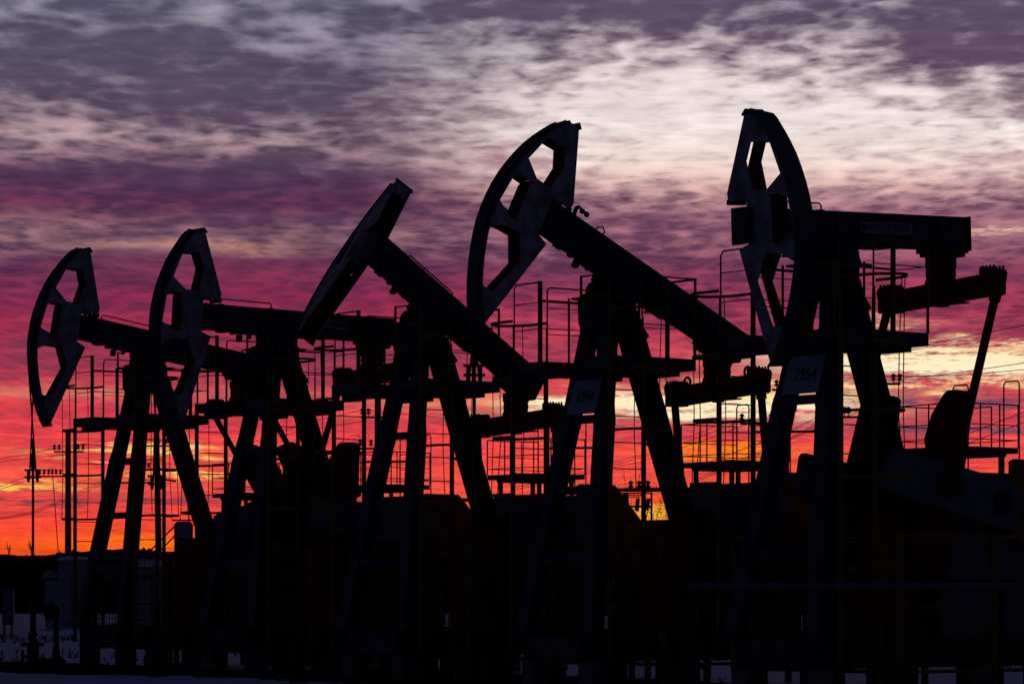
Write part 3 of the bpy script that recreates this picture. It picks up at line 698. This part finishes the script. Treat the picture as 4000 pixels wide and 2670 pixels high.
bare_tree(35, 2172, 320, 1.5, 1, 'narrow dark sapling on the skyline by the left edge', .06)
bare_tree(2560, 2200, 120, 2.6, 2, 'tall bare shrub in front of the yellow glow beside the transformer frame', .02, 'bare_shrub', 2)
bare_tree(2625, 2200, 118, 3.0, 2, 'bare shrub with long upright shoots against the leg of the jack numbered 2966', .02, 'bare_shrub', 2)
bare_tree(2595, 2200, 140, 1.6, 2, 'low reddish bare bush between the two upright shrubs', .02, 'bare_shrub', 3)
bare_tree(2460, 2180, 160, 5.0, 1, 'thin bare tree behind the transformer frame', .02, 'bare_tree')
bare_tree(3988, 2200, 90, 1.5, 2, 'bare bush at the right edge below the gearbox', .02, 'bare_shrub', 2)

# ------------------------------------------------------------------ power line
def insulator(m, x, z, s=1.0):
    m.tube([(x, 0, z), (x, 0, z + .10 * s)], .015, 5)
    m.lathe([(.03 * s, .08 * s), (.11 * s, .11 * s), (.05 * s, .15 * s), (.04 * s, .2 * s), (.10 * s, .23 * s), (.05 * s, .28 * s), (.02 * s, .30 * s)], (x, 0, z), 8)
ARM = {}
def utility_pole(px, D, ztop, arms, label, lean=0, base=.3):
    b = Vector(((px - 2000) / FPX * D, D, 0)); R = empty('utility_pole', b)
    m = MB(); m.bar((lean, 0, -base), (0, 0, ztop), .30, .26, (0, 1, 0), 0, .22, .2); m.build('pole', CONC, R)
    for z, xa, xb, ins in arms:
        m = MB(); m.bar((xa, -.14, z), (xb, -.14, z), .07, .07); m.build('crossarm', STEEL, R)
        for x in ins:
            m = MB(); insulator(m, x, z + .03); o = m.build('insulator', GLASSI, R); 
            for v in [o.data]: v.transform(Matrix.Translation((0, -.14, 0)))
    tag(R, label, 'utility pole', 'concrete utility poles of the power line'); return R
q = lambda px, D, x0: (px - x0) / FPX * D
def arms(px0, D, lst):   # (row, px from, px to, [insulator px])
    return [(EYE + (2334 - y) / FPX * D, q(a, D, px0), q(b, D, px0), [q(i, D, px0) for i in ii]) for y, a, b, ii in lst]
utility_pole(266, 150, EYE + (2334 - 1682) / FPX * 150, arms(266, 150, [(1764, 212, 328, [214, 233, 307, 326]), (1860, 150, 290, [157, 174, 192, 206, 221, 238])]), 'concrete utility pole with two crossarms of insulators at the far left')
utility_pole(611, 148, EYE + (2334 - 1622) / FPX * 148, arms(611, 148, [(1741, 565, 668, [622, 652]), (1835, 553, 702, [564, 582])]), 'concrete utility pole seen through the legs of the farthest pumpjack', .15)
utility_pole(1476, 119, EYE + (2334 - 1530) / FPX * 119, arms(1476, 119, [(1630, 1410, 1502, [1416, 1440]), (1752, 1400, 1470, [1408, 1420, 1450])]), 'concrete utility pole seen through the legs of the middle pumpjack')
utility_pole(3062, 108, EYE + (2334 - 1470) / FPX * 108, arms(3062, 108, [(1523, 3014, 3062, [3032]), (1655, 2890, 3070, [2897, 2940, 2985, 3010])]), 'concrete utility pole half hidden behind the leg of the nearest pumpjack', .12)
utility_pole(3385, 105, EYE + (2334 - 1440) / FPX * 105, arms(3385, 105, [(1500, 3352, 3515, [3355, 3488, 3512]), (1629, 3280, 3400, [3298, 3312, 3372])]), 'concrete utility pole behind the rear leg of the nearest pumpjack')
# transformer frame
R = empty('transformer_frame', (q(2495, 112, 2000), 112, 0)); f = lambda px, py: (q(px, 112, 2495), 0, EYE + (2334 - py) / FPX * 112)
m = MB()
for px in (2451, 2545): a = f(px, 1922); m.bar((a[0], 0, -.2), a, .07, .07, (0, 1, 0))
for y, a, b, w in ((1925, 2400, 2545, .045), (1917, 2395, 2600, .05), (1940, 2432, 2500, .03), (1977, 2455, 2545, .07)): m.bar(f(a, y), f(b, y), w, w)
m.build('steel_frame', STEEL, R)
for px in (2464, 2497, 2531):
    m = MB(); x, _, z = f(px, 1914); insulator(m, x, z, 1.1); m.build('insulator', GLASSI, R)
for a, b in (((2440, 1925), (2448, 1965)), ((2492, 1945), (2488, 1995)), ((2534, 1945), (2526, 1992))):
    m = MB(); m.tube([f(*a), f(*b)], .07, 8); m.build('fuse', GLASSI, R)
m = MB(); m.tube([f(2532, 1990), f(2512, 2070)], .02, 5); m.build('cable', STEEL, R)
tag(R, 'steel transformer frame with insulators seen against the yellow glow', 'transformer frame')

def wire(pts, r=.011, label=None, px=True):
    m = MB(); w = []
    P3 = [P(*p) for p in pts]
    for i in range(len(P3) - 1):
        a, b = P3[i], P3[i + 1]
        for j in range(8): w.append(a.lerp(b, j / 8))
    w.append(P3[-1]); m.tube(w, r, 4)
    return tag(m.build('power_line', STEEL), label, 'wire', 'overhead wires of the power line')
WL = [([(-60, 1797, 140), (112, 1774, 145), (214, 1748, 150), (400, 1722, 160), (620, 1712, 165)], 'thin wire rising to the upper crossarm of the far left pole'),
 ([(-60, 1810, 140), (238, 1776, 150), (330, 1755, 152)], 'second thin wire rising to the upper crossarm of the far left pole'),
 ([(-60, 1922, 120), (98, 1862, 140), (157, 1852, 150)], 'uppermost slack wire below the clamp at the left edge'),
 ([(-60, 1930, 122), (60, 1890, 138), (170, 1856, 150)], 'lower slack wire below the clamp at the left edge'),
 ([(-60, 2030, 110), (60, 2012, 118), (129, 1997, 122), (258, 1948, 130), (400, 1876, 140), (700, 1740, 150)], 'long sagging wire behind the left ladder'),
 ([(-60, 2034, 111), (60, 2018, 119), (129, 2003, 123), (258, 1958, 131), (400, 1888, 141), (700, 1757, 151)], 'lower long sagging wire behind the left ladder'),
 ([(1050, 1700, 140), (1200, 1650, 135), (1416, 1600, 119), (1640, 1622, 120), (1800, 1640, 121)], 'wire passing the insulators of the middle pole'),
 ([(900, 1745, 140), (1150, 1690, 130), (1440, 1640, 119)], 'wire sloping up to the middle pole'),
 ([(2000, 1890, 150), (2381, 1809, 140), (2552, 1763, 132), (2801, 1661, 120), (2897, 1630, 108)], 'upper wire rising right behind the jack numbered 2966'),
 ([(2000, 1905, 150), (2385, 1818, 140), (2555, 1771, 132), (2801, 1680, 120), (2940, 1630, 108)], 'middle wire rising right behind the jack numbered 2966'),
 ([(2000, 1915, 150), (2385, 1826, 140), (2500, 1805, 134), (2560, 1780, 131), (2801, 1702, 120), (2985, 1630, 108)], 'lower wire rising right behind the jack numbered 2966'),
 ([(2700, 1830, 112), (3090, 1683, 108), (3195, 1626, 106), (3298, 1600, 105)], 'wire seen in the gap left of the nearest jack leg, upper'),
 ([(2700, 1880, 112), (3090, 1710, 108), (3195, 1654, 106), (3312, 1600, 105)], 'wire seen in the gap left of the nearest jack leg, middle'),
 ([(2700, 1890, 112), (3095, 1712, 108), (3195, 1668, 106), (3372, 1600, 105)], 'wire seen in the gap left of the nearest jack leg, lower'),
 ([(3150, 1482, 110), (3355, 1473, 105), (3488, 1471, 105), (3620, 1470, 104), (3760, 1452, 102), (4060, 1408, 98)], 'wire running right from the insulators behind the nearest jack'),
 ([(3512, 1471, 105), (3780, 1462, 101), (4060, 1438, 97)], 'second wire running right from the insulators behind the nearest jack'),
 ([(3560, 1356, 100), (3640, 1341, 99), (4060, 1258, 92)], 'highest wire crossing the right edge of the sky'),
 ([(3600, 1755, 100), (3786, 1692, 98), (4060, 1583, 92)], 'wire crossing the rails of the nearest deck'),
 ([(3600, 1790, 100), (3786, 1729, 98), (4060, 1626, 92)], 'lowest wire crossing the rails of the nearest deck')]
for w_, l_ in WL: wire(w_, .011, l_)
wire([(206, 1862, 149), (215, 1980, 149), (224, 2110, 149), (236, 2240, 149)], .02, 'guy cable dropping from the crossarm of the far left pole')
for i, (cx_, cy_, r_, D_) in enumerate(((170, 1850, 18, 149.5), (195, 1850, 20, 149.5), (212, 1848, 18, 149.5), (1310, 1735, 30, 118.8), (1385, 1722, 26, 118.8), (1420, 1708, 22, 118.8), (2440, 1920, 32, 111.8), (2490, 1915, 36, 111.8), (2535, 1905, 30, 111.8), (3310, 1590, 34, 104.8), (2985, 1600, 30, 107.8))):
    m = MB(); m.tube([P(cx_ + r_ * cos(a * pi / 12), cy_ - r_ * sin(a * pi / 12), D_) for a in range(13)], .007 if D_ > 115 else .006, 4)
    tag(m.build('jumper_wire', STEEL), 'thin jumper wire looped over the insulators of the power line', 'wire', 'jumper wires looped over insulators')

# ------------------------------------------------------------------ tank, sheds
D = 150; w = q(754, D, 680); R = empty('tank', (q(717, D, 2000), D, 0)); zt = EYE + (2334 - 2046) / FPX * D
m = MB(); m.lathe([(w / 2, -.2), (w / 2, zt), (w / 2 - .03, zt + .03), (.30, zt + .12), (.12, zt + .13)], (0, 0, 0), 28); m.build('shell', PANEL, R)
m = MB(); m.box((-.50, -.45, zt + .16), (.62, .45, zt + .21))
for x in (-.48, -.1, .3, .6): m.bar((x, -.44, zt + .2), (x, -.44, zt + .42), .03, .03, (0, 1, 0))
m.bar((-.50, -.44, zt + .42), (.62, -.44, zt + .42), .03, .03); m.bar((.24, 0, zt), (.24, 0, zt + 1.05), .06, .06, (0, 1, 0)); m.bar((.50, 0, zt), (.50, 0, zt + 1.05), .06, .06, (0, 1, 0)); m.bar((.2, 0, zt + 1.02), (.55, 0, zt + 1.02), .06, .06)
m.build('top_railing', STEEL, R)
m = MB()
for a in (0, .45): m.bar((-.42, 0, zt - .1 - a), (-2.3, 0, zt - 2.0 - a), .06, .06)
m.build('stay_bar', STEEL, R); tag(R, 'pale upright cylindrical tank with a railed top and sloping stays', 'tank')

def shed(px0, px1, py, D, depth, label, roof=.35, wallm=PANEL, cat='shed'):
    a, b = q(px0, D, 2000), q(px1, D, 2000); c = (a + b) / 2; hw = (b - a) / 2; h = EYE + (2334 - py) / FPX * D
    R = empty('shed', (c, D, 0)); m = MB(); m.box((-hw, 0, -.3), (hw, depth, h)); n = int(hw * 2 / .18)
    for i in range(n + 1): x = -hw + i * 2 * hw / n; m.box((x - .03, -.03, 0), (x + .03, -.001, h - .02))
    m.build('wall', wallm, R); m = MB(); m.prism([(-.15, h), (depth / 2, h + roof), (depth + .15, h)], [], lambda y, z: (-hw - .12, y, z + .003), lambda y, z: (hw + .12, y, z + .003)); m.build('roof', SNOWM, R)
    m = MB(); m.box((-hw * .2, -.05, 0), (hw * .2, -.031, h * .8)); m.build('door', GREY, R); tag(R, label, cat, 'pale sheds behind the well pad')
SNOWM = mat('roof_snow', (.7, .74, .86), .8)
shed(520, 690, 2212, 120, 2.5, 'pale corrugated shed with snowy roof behind the farthest pumpjack')
shed(232, 350, 2186, 130, 2.0, 'tall grey shed just left of the farthest pumpjack', .15)
shed(2395, 2555, 2235, 110, 2.0, 'pale shed with snowy gable seen behind the leg of the jack numbered 2966', .22)
shed(3300, 3400, 2325, 100, 2.0, 'small pale cabin low behind the nearest pumpjack', .2)
R = empty('dome_tank', (q(195, 125, 2000), 125, 0)); m = MB(); m.lathe([(.30, -.2), (.30, 1.85)], (.12, 0, 0), 18); m.build('body', PANEL, R)
m = MB(); m.lathe([(.30, 0), (.29, .1), (.24, .2), (.14, .28), (.02, .31)], (0, 0, 1.95), 18); m.build('dome', PANEL, R); tag(R, 'small tank with white domed top left of the sheds', 'tank')
R = empty('cabinet', (q(30, 110, 2000), 110, 0)); MB().box((-.18, 0, .3), (.18, .3, 1.5)).build('body', mat('blue_cabinet', (.03, .07, .2), .6), R); MB().box((-.14, -.02, .4), (.14, -.001, 1.4)).build('door', GREY, R)
MB().box((-.15, .05, -.1), (-.1, .25, .3)).box((.1, .05, -.1), (.15, .25, .3)).build('leg', STEEL, R); tag(R, 'blue equipment cabinet at the left edge of the field', 'cabinet')
# low pipe rail in front of the near jacks
R = empty('pipe_rack', L2W(5, 0, -2.6)); R.rotation_euler = (0, 0, 0); m = MB(); m.tube([(-3.2, 0, 1.33), (.4, 0, 1.33)], .03, 8); m.build('pipe', GREY, R)
for x in (-3.1, -1.9, -.7, .3): MB().bar((x, 0, -.1), (x, 0, 1.31), .05, .05, (0, 1, 0)).build('post', STEEL, R)
tag(R, 'horizontal grey pipe on short posts in front of the nearest pumpjack', 'pipe')
